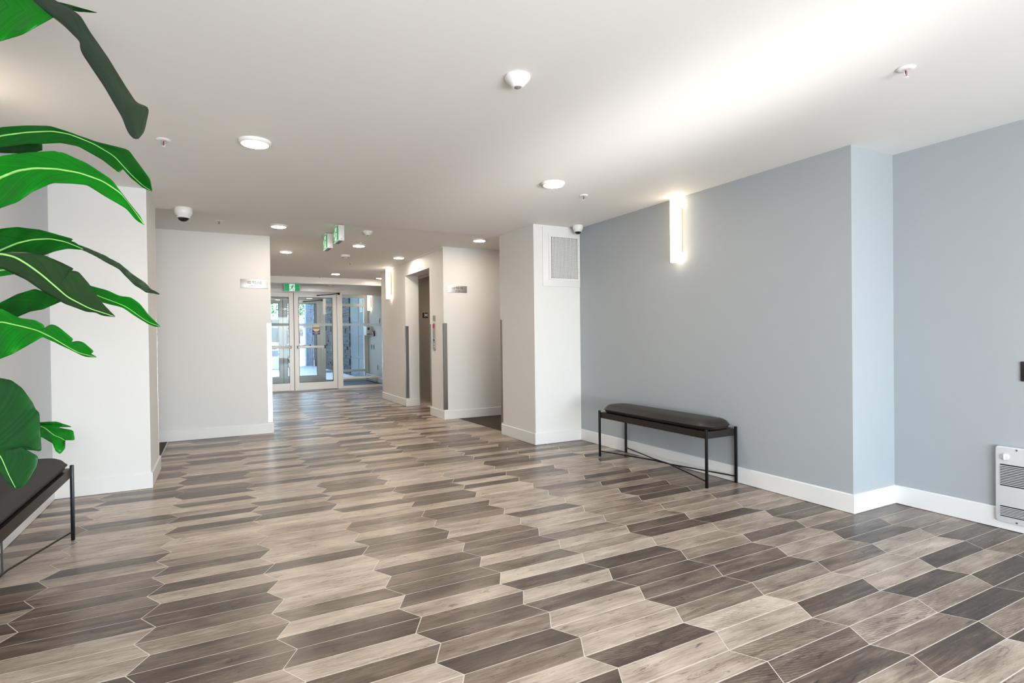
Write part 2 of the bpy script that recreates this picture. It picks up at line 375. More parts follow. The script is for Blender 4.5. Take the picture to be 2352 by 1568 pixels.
# ------------------------------------------------------------------ walls
def wall(name, m_, *c, label='wall'): return struct(MB().box(*c).build(name, m_), label, 'wall')
wall('wall_right', BLUE, XR, XR2+TH, YR, YN, 0, H, label='blue-grey wall behind the bench')
wall('wall_right_near', BLUE, XR2, XR2+TH, YB, YR, 0, H, label='blue-grey recessed wall carrying the heater')
wall('wall_right_column', WHITE, XC, XR, YC, YN, 0, H2, label='white column with the grille beside the bench wall')
wall('wall_right_corridor', WHITE, XC, 7.0, YN, YN+.02, 0, H2, label='corridor side of the white column')
wall('wall_lift_side', WHITE, XE, 7.0, Y113, Y113+.1, 0, H2, label='white wall with the 113 to 116 sign')
struct(MB().box(XE, XE+.24, Y113+.1, YE0, 0, H2).box(XE, XE+.24, YE1, YEND, 0, H2).box(XE, XE+.24, YE0, YE1, 2.285, H2).box(XE+.24, XV, YEND-.1, YEND, 0, H2)
       .build('wall_lift', WHITE), 'white wall around the lift opening', 'wall')
wall('wall_hall_right', WHITE, XV, XV+TH, YEND-.1, YO+.06, 0, H2+.1, label='white wall on the right of the vestibule')
wall('wall_hall_left', WHITE, XS-TH, XS, YS+.1, YO+.06, 0, H2+.1, label='white wall on the left of the hall')
wall('wall_back_left', WHITE, XLW-3, XS, YS, YS+.1, 0, H2, label='white wall with the 102 sign')
wall('wall_left_pillar', WHITE, XLW-TH, XL, YL, YLB, 0, H2, label='white pillar beside the left bench')
wall('wall_left', mat('pale_blue_grey_paint', (.52, .545, .575), .55, bump=.12, bscale=260, var=.015), XLW-TH, XLW, YB, YL, 0, H, label='pale grey wall behind the left bench')
wall('wall_left_corridor_end', WHITE, XLW-3.1, XLW-3, YLB, YS, 0, H2, label='end of the left corridor')
wall('wall_right_corridor_end', WHITE, 7.0, 7.1, YN, Y113, 0, H2, label='end of the right corridor')
wall('wall_left_corridor_front', WHITE, XLW-3, XLW-TH, YLB-.1, YLB, 0, H2, label='front wall of the left corridor')
# back wall with assumed glazing, unseen behind the camera
WX0, WX1 = -.75, 4.05
struct(MB().box(XLW, WX0, YB-TH, YB, 0, H).box(WX1, XR2, YB-TH, YB, 0, H).box(WX0, WX1, YB-TH, YB, 0, .15).box(WX0, WX1, YB-TH, YB, 2.36, H).build('wall_back', WHITE), 'wall with large windows behind the viewer', 'wall')
for i in range(3):
    a = WX0+(WX1-WX0)*i/3; b = WX0+(WX1-WX0)*(i+1)/3
    wn = struct(MB().box(a, a+.05, YB-.09, YB-.03, .15, 2.36).box(b-.05, b, YB-.09, YB-.03, .15, 2.36).box(a+.05, b-.05, YB-.09, YB-.03, .15, .2).box(a+.05, b-.05, YB-.09, YB-.03, 2.31, 2.36)
                .build('window_%d' % (i+3), ALU), 'aluminium framed window behind the viewer', 'window')
    box('pane', GLASS, wn, a+.05, b-.05, YB-.066, YB-.058, .2, 2.31)
# wall above the entrance doors
struct(MB().box(XS, XV, YD, YD+.1, 2.37, H2).box(XS, XV, YD-.012, YD, 2.44, 2.45).box(XS, XV, YD-.018, YD, 2.37, 2.39).build('wall_entrance', TRIM), 'panel above the entrance doors', 'wall')

# baseboards: profile boxes with a small chamfer on top
BBH, BT = .128, .013
def bb(name, x0, y0, x1, y1, nx, ny):
    # runs from (x0,y0) to (x1,y1), room side normal (nx,ny)
    d = Vector((x1-x0, y1-y0, 0)); L_ = d.length; d.normalize(); n = Vector((nx, ny, 0))
    prof = [(0, .003), (BT, .003), (BT, BBH-.006), (BT-.005, BBH), (0, BBH)]
    vs = []
    for e in (0, L_):
        for p, z in prof: vs.append(Vector((x0, y0, z))+d*e+n*p)
    k = len(prof)
    return struct(MB().raw(vs, [tuple(range(k)), tuple(range(k, 2*k))]+[(i, k+i, k+(i+1) % k, (i+1) % k) for i in range(k)]).build(name, TRIM), 'white baseboard', 'baseboard')
bb('baseboard_right', XR, YR, XR, YC, -1, 0)
bb('baseboard_right_return', XR-BT, YR, XR2, YR, 0, -1)
bb('baseboard_right_near', XR2, YB, XR2, YR-BT, -1, 0)
bb('baseboard_right_column', XC-BT, YC, XR-BT, YC, 0, -1)
bb('baseboard_right_column_side', XC, YC, XC, YN, -1, 0)
bb('baseboard_lift_side', XE-BT, Y113, 7, Y113, 0, -1)
bb('baseboard_lift', XE, Y113, XE, YE0, -1, 0)
bb('baseboard_lift_far', XE, YE1, XE, YEND, -1, 0)
bb('baseboard_lift_jamb', XE-BT, YE1, XE+.235, YE1, 0, -1)
bb('baseboard_back_left', XLW-3, YS, XS+BT, YS, 0, -1)
bb('baseboard_hall_left', XS, YS, XS, YD, 1, 0)
bb('baseboard_left_pillar', XLW+BT, YL, XL+BT, YL, 0, -1)
bb('baseboard_left_pillar_side', XL, YL, XL, YLB, 1, 0)
bb('baseboard_left', XLW, YB, XLW, YL, 1, 0)
bb('baseboard_hall_right', XV, YEND, XV, YD-.03, -1, 0)
bb('baseboard_vestibule', XV, YD+.12, XV, YO-.05, -1, 0)
# thin crack moulding where lift wall meets ceiling
struct(MB().box(XE-.012, XE, Y113-.012, YEND, H2-.02, H2).build('trim_3', TRIM), 'thin moulding along the top of the lift wall', 'trim')

# ------------------------------------------------------------------ corner guards
def guard(x, y, dx, dy, label, z0=.145, z1=1.41, w=.05):
    # legs of the angle run from the corner in +dx and +dy directions, laid on the outside faces
    g_ = thing('corner_guard', label, 'corner guard', (x, y, z0), 'steel corner guards')
    t_ = .002
    MB().box(x-(t_ if dx > 0 else -t_), x+dx*w, y-(t_ if dy > 0 else -t_), y, z0, z1).build('leg', STEEL, g_)
    MB().box(x-(t_ if dx > 0 else -t_), x, y, y+dy*w, z0, z1).build('leg', STEEL, g_)
guard(XS, YS, -1, 1, 'steel corner guard on the edge of the wall left of the entrance doors')
guard(XE, Y113, 1, 1, 'steel corner guard on the wall edge between call panel and right corridor')
guard(XE, YE1, 1, 1, 'steel corner guard on the far edge of the lift opening')
guard(XE, YE0, 1, -1, 'steel corner guard on the near edge of the lift opening, beside the call panel')
guard(XC, YN+.02, 1, -1, 'steel corner guard at the back edge of the white column')
guard(XL, YLB, -1, -1, 'steel corner guard at the back edge of the left pillar')
guard(XE, YEND, 1, -1, 'steel corner guard on the far end of the lift wall')

# ------------------------------------------------------------------ benches
def rrect(x0, x1, y0, y1, r, n=6):
    pts = []
    for cx, cyy, a0 in ((x1-r, y1-r, 0), (x0+r, y1-r, 90), (x0+r, y0+r, 180), (x1-r, y0+r, 270)):
        for i in range(n+1):
            a = R(a0+90*i/n); pts.append((cx+r*math.cos(a), cyy+r*math.sin(a)))
    return pts
def make_bench(x, y, label, cushion_mat):
    # origin: centre on the floor; long axis Y
    LX, LY = .165, .6835
    b = thing('bench', label, 'bench', (x, y, 0), 'upholstered benches')
    for sx in (-1, 1):
        for sy_ in (-1, 1):
            cx, cyy = x+sx*LX, y+sy_*LY
            MB().box(cx-.0095, cx+.0095, cyy-.0095, cyy+.0095, 0, .455).build('leg', BLACK, b, bevel=.003)
    rail = MB()
    outer = rrect(x-LX+.004, x+LX-.004, y-LY+.004, y+LY-.004, .008); inner = rrect(x-LX+.05, x+LX-.05, y-LY+.05, y+LY-.05, .02); n = len(outer)
    for z in (.383, .438):
        rail.v += [(p, q, z) for p, q in outer]+[(p, q, z) for p, q in inner]
    for i in range(n):
        j = (i+1) % n
        rail.f += [(i, j, 2*n+j, 2*n+i), (n+i, 3*n+i, 3*n+j, n+j), (i, n+i, n+j, j), (2*n+i, 2*n+j, 3*n+j, 3*n+i)]
    rail.build('seat_frame', RAILM, b, smooth=40)
    MB().prism(rrect(x-LX+.03, x+LX-.03, y-LY+.03, y+LY-.03, .03), 'z', .425, .437).build('seat_board', RAILM, b)
    # cushion: stacked rounded outlines, seam at the widest ring
    cu = MB(); rings = []
    prof = [(.035, .438), (.012, .443), (.002, .455), (-.004, .470), (-.007, .4735), (-.004, .477), (.004, .490), (.016, .504), (.036, .515), (.07, .521), (.115, .523)]
    for ins, z in prof:
        r_ = max(.12-ins*.6, .03)
        rings.append([(p, q, z) for p, q in rrect(x-LX+.010+ins, x+LX-.010-ins, y-LY-.004+ins, y+LY+.004-ins, min(r_, LX-.012-ins), 7)])
    n = len(rings[0])
    for rg in rings: cu.v += rg
    for a in range(len(rings)-1):
        for i in range(n): cu.f.append((a*n+i, a*n+(i+1) % n, (a+1)*n+(i+1) % n, (a+1)*n+i))
    cu.f.append(tuple(range(n))[::-1]); cu.f.append(tuple((len(rings)-1)*n+i for i in range(n)))
    co = cu.build('cushion', cushion_mat, b, smooth=60)
    MB().tube([(p, q, .4735) for p, q, z in rings[4]]+[rings[4][0][:2]+(.4735,)], .003, 6).build('piping', cushion_mat, co, smooth=60)
    for sx in (-1, 1):
        MB().tube([(x-sx*LX, y-LY, .052), (x-sx*LX*.06, y-.1, .058+.004*sx), (x+sx*LX*.06, y+.1, .058+.004*sx), (x+sx*LX, y+LY, .052)], .0055, 8).build('stretcher', BLACK, b, smooth=60)
    return b
make_bench(3.525, 3.793, 'dark brown leather bench on thin black legs against the blue-grey wall', LEATHER)
make_bench(-.950, 3.543, 'black fabric bench beside the leafy plant on the left', FABRIC)

# ------------------------------------------------------------------ wall heater, plate, grille panel
hx, hy0, hy1, hz0, hz1 = XR2, 1.14, 1.603, .048, .505
he = thing('wall_heater', 'white recessed fan heater low on the blue-grey wall', 'heater', (hx, (hy0+hy1)/2, hz0))
outer = rrect(hy0, hy1, hz0, hz1, .018, 4)
MB().prism(outer, 'x', hx-.028, hx-.001).build('body', HEATW, he, bevel=.006)
hg = [(.268, .398), (.083, .147)]
for gi, (za, zb) in enumerate(hg):
    bk = box('grille', BLACKP, he, hx-.0287, hx-.0275, hy0+.03, hy1-.024, za, zb)
    ns = 13 if gi == 0 else 7
    for i in range(ns-1):
        z = za+(zb-za)*(i+1)/ns
        box('slat', HEATW, bk, hx-.0325, hx-.0285, hy0+.03, hy1-.024, z-.0019, z+.0019)
kn = MB().lathe([(.020, 0), (.020, .006), (.017, .010), (.001, .010)], n=24).build('knob', HEATW, he, smooth=40)
kn.parent = None; kn.matrix_world = Matrix.Translation((hx-.028, 1.555, .443)) @ Matrix.Rotation(R(-90), 4, 'Y')
kn.parent = he; kn.matrix_parent_inverse = he.matrix_world.inverted()
box('grip', HEATW, kn, -.017, .017, -.004, .004, .009, .018, bevel=.002)
kn.children[0].matrix_parent_inverse = Matrix.Identity(4)
for z in (.49, .058):
    for y in (1.50, 1.22):
        MB().raw([(hx-.0295, y+.005*math.cos(a*R(45)), z+.005*math.sin(a*R(45))) for a in range(8)], [tuple(range(8))]).raw([(hx-.028, y+.005*math.cos(a*R(45)), z+.005*math.sin(a*R(45))) for a in range(8)], [tuple(range(8))]).build('screw', STEEL, he)
wp = thing('wall_plate', 'dark wall plate at the right edge above the heater', 'wall plate', (XR2, 1.44, .95))
MB().prism(rrect(1.405, 1.488, .90, 1.017, .005, 3), 'x', XR2-.008, XR2).build('plate', BLACKP, wp, bevel=.002)
box('toggle', BLACKP, wp, XR2-.013, XR2-.008, 1.432, 1.462, .925, .992, bevel=.002)

vp = thing('grille_panel', 'white access panel with a fine air grille high on the column', 'air grille', (3.465, YC, 1.76))
MB().box(3.212, 3.712, YC-.012, YC-.0005, 1.76, 2.42).build('panel', TRIM, vp, bevel=.003)
fr = MB().box(3.284, 3.706, YC-.020, YC-.012, 2.313, 2.352).box(3.284, 3.706, YC-.020, YC-.012, 1.829, 1.852).box(3.284, 3.318, YC-.020, YC-.012, 1.852, 2.313).box(3.672, 3.706, YC-.020, YC-.012, 1.852, 2.313).build('grille_frame', TRIM, vp)
bkp = box('backing', BLACKP, vp, 3.318, 3.672, YC-.0135, YC-.0125, 1.852, 2.313)
nv = 19
for i in range(nv-1):
    x = 3.318+.354*(i+1)/nv
    box('bar', TRIM, vp, x-.0042, x+.0042, YC-.0195, YC-.0148, 1.852, 2.313)
nh = 32
for i in range(nh-1):
    z = 1.852+.461*(i+1)/nh
    box('cross_bar', TRIM, vp, 3.318, 3.672, YC-.0148, YC-.0137, z-.0028, z+.0028)
for z in (2.24, 1.93): MB().lathe([(.004, 0), (.003, .002)], n=8).build('screw', STEEL, fr).matrix_world = Matrix.Translation((3.689, YC-.020, z)) @ Matrix.Rotation(R(90), 4, 'X')

# ------------------------------------------------------------------ ceiling lights
def ceiling_light(x, y, z, label, r_=.096):
    c = thing('ceiling_light', label, 'ceiling light', (x, y, z), 'round ceiling lights')
    MB().lathe([(r_*.70, -.004), (r_*.82, -.022), (r_*.94, -.018), (r_, -.006), (r_, -.0005)], (x, y, z), 36).build('trim_ring', WHITEP, c, smooth=50)
    MB().lathe([(.004, -.0268), (r_*.5, -.0262), (r_*.76, -.0238), (r_*.80, -.0215), (r_*.78, -.006)], (x, y, z), 36).build('diffuser', LAMP, c, smooth=60)
    return c
for x, y, z, l in ((.231, 3.82, H, 'round ceiling light above the left of the lobby'), (2.425, 3.815, H, 'round ceiling light nearest the bench wall sconce'),
                   (.657, 6.96, H2, 'round ceiling light above the 102 sign wall corner'), (.94, 8.93, H2, 'round ceiling light on the left of the hall, behind the wall corner'),
                   (1.796, 7.95, H2, 'round ceiling light mid hall behind the two hanging exit signs'), (2.65, 8.886, H2, 'round ceiling light before the lift door'),
                   (2.15, 11.6, H2, 'round ceiling light before the beam near the entrance'), (3.17, 12.05, H2, 'round ceiling light half hidden past the lift wall'),
                   (3.174, 6.875, H2, 'round ceiling light over the right corridor mouth'), (1.3, .3, H, 'round ceiling light above the viewer'),  # the lamp above the viewer is assumed, out of view
                   (2.2, 15.0, H2, 'round ceiling light inside the vestibule')):
    ceiling_light(x, y, z, l)

# ------------------------------------------------------------------ wall sconces
def sconce(x, y, z0, z1, s, label, w=.052, d=.075):
    # on a wall facing direction s along X
    c = thing('wall_sconce', label, 'wall lamp', (x, y, z0), 'tall white wall sconces')
    prof = []
    for i in range(13):
        a = R(-90+180*i/12); prof.append((x+s*(.03+d*math.cos(a)), y+w*math.sin(a)))
    MB().prism(prof, 'z', z0, z1).build('shade', SHADE, c, smooth=35)
    box('backplate', BRONZE, c, min(x, x+s*.03), max(x, x+s*.03), y-.03, y+.03, z0+.09, z1-.09)
    MB().tube([(x+s*.012, y, z0+.06), (x+s*.012, y, z1-.06)], .008, 8).build('rod', BRONZE, c, smooth=50)
    return c
sconce(XR, 3.72, 1.853, 2.425, -1, 'glowing tall wall sconce on the blue-grey wall above the bench')
sconce(XE, 10.33, 1.94, 2.50, -1, 'glowing tall wall sconce on the white wall beyond the lift')
sconce(XLW, 3.5, 1.853, 2.425, 1, 'wall sconce behind the plant, glowing at the left edge')  # unseen lamp, assumed from the warm glow on the ceiling
sconce(XV, 15.75, 1.99, 2.45, -1, 'wall sconce inside the entrance vestibule, seen through glass')

# ------------------------------------------------------------------ dome cameras, sensors, detectors, sprinklers
def dome_camera(x, y, z, sc, label):
    c = thing('dome_camera', label, 'security camera', (x, y, z), 'dome cameras')
    MB().lathe([(.052*sc, -.082*sc), (.066*sc, -.066*sc), (.075*sc, -.045*sc), (.075*sc, -.004), (.072*sc, -.0005)], (x, y, z), 32).build('housing', WHITEP, c, smooth=45)
    dm = MB().lathe([(.003, -.128*sc), (.022*sc, -.124*sc), (.038*sc, -.112*sc), (.047*sc, -.095*sc), (.050*sc, -.080*sc)], (x, y, z), 28).build('dome', mat('smoked_dome', (.008, .008, .009), .06), c, smooth=60)
    MB().lathe([(.0505*sc, -.096*sc), (.057*sc, -.090*sc), (.055*sc, -.080*sc), (.049*sc, -.080*sc)], (x, y, z), 28).build('shroud', WHITEP, dm, smooth=50)
dome_camera(-.255, 6.03, H, 1.0, 'white dome camera hanging from the ceiling edge by the left pillar')
dome_camera(3.60, 5.16, H, .78, 'small white dome camera in the corner above the grille panel')
def sensor(x, y, z, sc, label):
    c = thing('ceiling_sensor', label, 'sensor', (x, y, z), 'conical ceiling sensors')
    MB().lathe([(.018*sc, -.052*sc), (.024*sc, -.052*sc), (.030*sc, -.046*sc), (.060*sc, -.014*sc), (.062*sc, -.006*sc), (.060*sc, -.0005)], (x, y, z), 36).build('housing', WHITEP, c, smooth=35)
    MB().lathe([(.002, -.057*sc), (.012*sc, -.0555*sc), (.0185*sc, -.051*sc), (.018*sc, -.048*sc)], (x, y, z), 20).build('lens', mat('grey_lens', (.22, .21, .22), .3), c, smooth=60)
sensor(1.287, 2.33, H, 1.0, 'white cone-shaped motion sensor on the near ceiling')
sensor(1.671, 6.9, H2, 1.0, 'white cone-shaped sensor to the right of the hanging exit signs')
sd = thing('smoke_detector', 'white smoke detector on the hall ceiling below the exit signs', 'smoke detector', (1.823, 9.0, H2))
MB().lathe([(.030, -.055), (.046, -.052), (.050, -.034), (.066, -.028), (.068, -.004), (.064, -.0005)], (1.823, 9.0, H2), 28).build('housing', WHITEP, sd, smooth=35)
for i in range(16):
    a = 2*math.pi*i/16; cx, cyy = 1.823+.0485*math.cos(a), 9.0+.0485*math.sin(a)
    box('vent_slot', BLACKP, sd, cx-.004, cx+.004, cyy-.004, cyy+.004, H2-.049, H2-.037)
def sprinkler(x, y, z, label, sc=1.0):
    c = thing('sprinkler', label, 'sprinkler', (x, y, z), 'ceiling sprinklers')
    e = MB().lathe([(.014*sc, -.008*sc), (.020*sc, -.010*sc), (.036*sc, -.006*sc), (.040*sc, -.002*sc), (.038*sc, -.0003)], (x, y, z), 28).build('escutcheon', WHITEP, c, smooth=40)
    for s in (-1, 1):
        MB().tube([(x+s*.011*sc, y, z-.008*sc), (x+s*.013*sc, y, z-.022*sc), (x+s*.006*sc, y, z-.038*sc), (x, y, z-.042*sc)], .0022*sc, 6).build('frame_arm', CHROME, c, smooth=60)
    MB().lathe([(.001, -.038*sc), (.003*sc, -.036*sc), (.003*sc, -.012*sc), (.001, -.008*sc)], (x, y, z), 10).build('bulb', BULB, c, smooth=60)
    MB().lathe([(.002, -.046*sc), (.012*sc, -.045*sc), (.012*sc, -.043*sc), (.002, -.042*sc)], (x, y, z), 16).build('deflector', WHITEP, c, smooth=30)
for x, y, z, l in ((2.882, 1.44, H, 'sprinkler with a red bulb at the upper right of the ceiling'), (-.269, 4.03, H, 'sprinkler on the ceiling beside the drooping leaf'),
                   (2.877, 4.03, H, 'sprinkler between the ceiling light and the bench wall sconce'), (.046, 6.95, H2, 'sprinkler above the wall with the 102 sign'),
                   (2.07, 9.85, H2, 'sprinkler in the hall behind the smoke detector'), (1.937, 12.2, H2, 'sprinkler close to the beam at the entrance')):
    sprinkler(x, y, z, l)
fs = thing('ceiling_strobe', 'small white cone detector between beam and entrance doors', 'detector', (2.32, 13.2, H2))
MB().lathe([(.012, -.115), (.03, -.10), (.065, -.075), (.07, -.06), (.07, -.0005)], (2.32, 13.2, H2), 24).build('housing', WHITEP, fs, smooth=40)

# ------------------------------------------------------------------ exit signs
def running_man(parent, o, rx, up_, s):
    # flat pictogram polygons in a frame centred on o, rx to the reader's right; s = half height
    rx = Vector(rx); up_ = Vector(up_); n_ = rx.cross(up_)
    def P(l): return [Vector(o)+rx*(a*s)+up_*(b*s) for a, b in l]
    def limb(a, b, w):
        a = Vector(a); b = Vector(b); d = (b-a).normalized(); q = Vector((-d.y, d.x))*w
        return [a+q, b+q*.8, b-q*.8, a-q]
    polys = [[(.32+.17*math.cos(R(30*i)), .70+.17*math.sin(R(30*i))) for i in range(12)],
             limb((.20, .48), (-.10, -.08), .17), limb((.22, .46), (.55, .18), .07), limb((.55, .18), (.80, .22), .06), limb((.05, .46), (-.35, .40), .07), limb((-.35, .40), (-.52, .12), .06),
             limb((-.08, -.05), (.30, -.42), .09), limb((.30, -.42), (.42, -.90), .08), limb((-.12, -.05), (-.28, -.50), .09), limb((-.28, -.50), (-.80, -.55), .08)]
    mb = MB()
    for p in polys:
        v = P([(q[0], q[1]) for q in p]); k = len(v)
        mb.raw(v+[q+n_*.0008 for q in v], [tuple(range(k, 2*k))]+[(i, (i+1) % k, k+(i+1) % k, k+i) for i in range(k)])
    return mb.build('running_figure', mat('dark_green_print', (0, .16, .09), .4, emit=(0, .2, .1), estr=.15), parent)
def exit_sign_side(x, y0, z1, label, ln=.30, th=.066, hgt=.19):
    c = thing('exit_sign', label, 'exit sign', (x, y0, z1), 'hanging green exit signs')
    b = MB().box(x-th/2, x+th/2, y0, y0+ln, z1-hgt, z1-.012).build('housing', WHITEP, c, bevel=.003)
    box('canopy', WHITEP, c, x-.05, x+.05, y0+.08, y0+ln-.08, z1-.014, z1)
    box('lens', BLACKP, c, x-.02, x+.02, y0+.03, y0+ln-.03, z1-hgt-.002, z1-hgt+.002)
    box('test_button', BLACKP, c, x-.006, x, y0-.003, y0+.001, z1-hgt+.014, z1-hgt+.021)
    for s in (-1, 1):
        xx = x+s*th/2
        f = box('face', GREEN, c, xx-.002*(s < 0), xx+.002*(s > 0), y0+.006, y0+ln-.006, z1-hgt+.012, z1-.02)
        box('white_field', MINT, f, xx+s*.002, xx+s*.003, y0+ln*.34, y0+ln*.66, z1-hgt+.018, z1-.026)
        running_man(f, (xx+s*.0032, y0+ln/2, z1-hgt/2-.004), (0, s, 0), (0, 0, 1), .066)
        # arrow beside the figure
        MB().prism([(y0+ln*.78, z1-hgt*.5+.035), (y0+ln*.92, z1-hgt*.5), (y0+ln*.78, z1-hgt*.5-.035)], 'x', xx+s*.002, xx+s*.003).build('arrow', MINT, f)
exit_sign_side(1.291, 6.58, H2, 'hanging exit sign seen edge-on, the nearer and higher of the two')
exit_sign_side(1.270, 7.18, H2, 'hanging exit sign seen edge-on, the lower one further back')
es = thing('exit_sign', 'green exit sign with a running figure above the entrance doors', 'exit sign', (1.535, 13.46, 2.38), 'hanging green exit signs')
ex0, ex1, ez0, ez1 = 1.362, 1.706, 2.283, 2.472
MB().box(ex0, ex1, 13.46, 13.52, ez0, ez1).build('housing', WHITEP, es, bevel=.004)
box('canopy', WHITEP, es, 1.46, 1.60, 13.47, 13.51, ez1, H2)
fc = box('face', GREEN, es, ex0+.014, ex1-.014, 13.457, 13.46, ez0+.016, ez1-.014)
box('white_field', MINT, fc, 1.475, 1.59, 13.4555, 13.457, ez0+.016, ez1-.016)
running_man(fc, (1.532, 13.4552, 2.377), (1, 0, 0), (0, 0, 1), .072)

# ------------------------------------------------------------------ corridor number signs
def number_sign(x0, x1, y, z0, z1, txt, arrow, label):
    c = thing('room_sign', label, 'sign', ((x0+x1)/2, y, z0), 'room number signs')
    p = MB().box(x0, x1, y-.006, y, z0, z1).build('plate', SIGNM, c, bevel=.0015)
    xc = (x0+x1)/2
    text('lettering', txt, .044, BLACKP, p, (xc, y-.0068, z0+.068), (1, 0, 0), (0, 0, 1), squeeze=.78)
    z = z0+.026; a = xc+arrow*.04; b = xc-arrow*.036
    MB().box(min(b, a-arrow*.014), max(b, a-arrow*.014), y-.0072, y-.006, z-.002, z+.002).prism([(a, z), (a-arrow*.016, z+.006), (a-arrow*.016, z-.006)], 'y', y-.0072, y-.006).build('arrow', BLACKP, p)
number_sign(.276, .592, YS, 1.855, 1.966, '102 TO 112', -1, 'steel sign reading 102 to 112 with an arrow to the left')
number_sign(2.999, 3.303, Y113, 1.860, 1.960, '113 TO 116', 1, 'steel sign reading 113 to 116 with an arrow to the right')

# ------------------------------------------------------------------ lift
lf = struct(MB().box(XE+.235, XE+.50, YE1-.03, YE1, 0, 2.285).box(XE+.235, XE+.50, YE0, YE0+.03, 0, 2.285).box(XE+.235, XE+.50, YE0+.03, YE1-.03, 2.235, 2.285).build('trim_4', DSTEEL), 'dark steel frame of the lift doorway', 'trim')
ld = struct(MB().box(XE+.47, XE+.50, YE0+.03, YE0+.585, .01, 2.235).build('door_5', DSTEEL), 'steel sliding lift doors', 'door')
box('door_panel', DSTEEL, ld, XE+.475, XE+.505, YE0+.59, YE1-.03, .01, 2.235)
struct(MB().box(XE+.44, XE+.56, YE0, YE1, -.003, .004).build('trim_5', STEEL), 'steel sill of the lift', 'trim')
mp = thing('floor_plate', 'black plate with a white M on the lift frame', 'sign', (3.283, YE1-.03, 1.55))
box('plate', BLACKP, mp, 3.230, 3.335, YE1-.034, YE1-.03, 1.550, 1.645)
text('letter', 'M', .085, WHITEP, mp, (3.294, YE1-.0348, 1.598), (1, 0, 0), (0, 0, 1))
cp = thing('call_panel', 'slim steel lift call panel with a red strip and buttons', 'call panel', (XE, 8.015, 1.0))
def slim(y, z0, z1, w, m_, nm, par=cp, dx=.012, r_=None):
    return MB().prism(rrect(y-w/2, y+w/2, z0, z1, r_ or w*.45, 5), 'x', XE-dx, XE).build(nm, m_, par)
slim(8.018, 1.003, 1.420, .095, DSTEEL, 'plate'); slim(8.018, 1.345, 1.412, .086, RED, 'fire_switch', dx=.015, r_=.03)
slim(8.01, 1.455, 1.538, .09, DSTEEL, 'indicator', r_=.008); text('indicator_number', '1', .05, WHITEP, cp, (XE-.0135, 8.01, 1.497), (0, -1, 0), (0, 0, 1))
for z, m_, w in ((1.225, CHROME, .03), (1.165, BLACKP, .03), (1.105, CHROME, .028), (1.06, CHROME, .028)): slim(8.018, z-.015, z+.015, w, m_, 'button', dx=.016)

# ------------------------------------------------------------------ entrance storefronts
def leaf(yc, x0, x1, name, label, hinge):
    # framed glass door leaf, 45 mm thick
    y0, y1 = yc, yc+.045
    sw, br, tr_ = .098, .185, .10
    d = struct(MB().box(x0, x0+sw, y0, y1, .012, 2.285).box(x1-sw, x1, y0, y1, .012, 2.285).box(x0+sw, x1-sw, y0, y1, .012, br).box(x0+sw, x1-sw, y0, y1, 2.285-tr_, 2.285).build(name, ALU, bevel=.002, seg=1), label, 'door')
    g_ = box('pane', GLASS, d, x0+sw, x1-sw, y0+.018, y0+.026, br, 2.285-tr_)
    bead = MB()
    for a, b, c, e in ((x0+sw, x1-sw, br, br+.012), (x0+sw, x1-sw, 2.173, 2.185), (x0+sw, x0+sw+.010, br+.012, 2.173), (x1-sw-.010, x1-sw, br+.012, 2.173)): bead.box(a, b, y0+.008, y0+.018, c, e)
    bead.build('glazing_bead', BLACKP, d)
    box('safety_band', FILM, g_, x0+sw+.002, x1-sw-.002, y0+.0155, y0+.0178, 1.515, 1.575)
    pb = MB().box(x0+.06, x1-.06-.25, y0-.075, y0-.035, .995, 1.045) if hinge > 0 else MB().box(x0+.06+.25, x1-.06, y0-.075, y0-.035, .995, 1.045)
    p = pb.build('push_bar', ALU, d, bevel=.006)
    e0 = x1-.31 if hinge > 0 else x0+.27
    box('end_cap', BLACKP, p, e0, e0+.04, y0-.08, y0+.001, .985, 1.055, bevel=.004)
    e1 = x0+.055 if hinge > 0 else x1-.095
    box('bracket', BLACKP, p, e1, e1+.04, y0-.07, y0+.001, .99, 1.05, bevel=.004)
    # pull handle outside
    xh = x0+.13 if hinge > 0 else x1-.13
    MB().tube([(xh, y1, 1.10), (xh, y1+.06, 1.10), (xh, y1+.06, 1.40), (xh, y1, 1.40)], .012, 8).build('pull_handle', BLACK, d, smooth=50)
    return d
def storefront(y, names, where):
    a = leaf(y, .63, 1.594, names[0], 'left glass %s door leaf in a pale metal frame' % where, -1)
    b = leaf(y, 1.606, 2.57, names[1], 'right glass %s door leaf in a pale metal frame' % where, 1)
    box('weatherstrip', BLACKP, a, 1.594, 1.606, y+.004, y+.04, .012, 2.285)
    struct(MB().box(2.575, 2.645, y-.03, y+.08, 0, 2.37).box(XS, 2.575, y-.03, y+.08, 2.29, 2.37).build(names[3], ALU), 'metal frame of the %s doors' % where, 'trim')
    return a, b
d1_, d2_ = storefront(YD, ('door_1', 'door_2', None, 'trim_6'), 'inner entrance')
d3_, d4_ = storefront(YO, ('door_3', 'door_4', None, 'trim_7'), 'outer entrance')
w1 = struct(MB().box(2.645, XV, YD-.01, YD+.08, 0, .055).box(2.70, XV-.03, YD-.01, YD+.08, .228, .272).box(2.645, XV, YD-.01, YD+.08, 2.27, 2.37)
            .box(2.645, 2.70, YD-.01, YD+.08, .055, 2.27).box(XV-.03, XV, YD-.01, YD+.08, .055, 2.27).build('window_1', ALU), 'glazed sidelight beside the inner entrance doors', 'window')
for z0_, z1_ in ((.055, .228), (.272, 2.27)):
    p = box('pane', GLASS, w1, 2.70, XV-.03, YD+.03, YD+.038, z0_, z1_)
    if z1_ > 2: box('safety_band', FILM, p, 2.705, XV-.035, YD+.0265, YD+.0298, 1.515, 1.575)
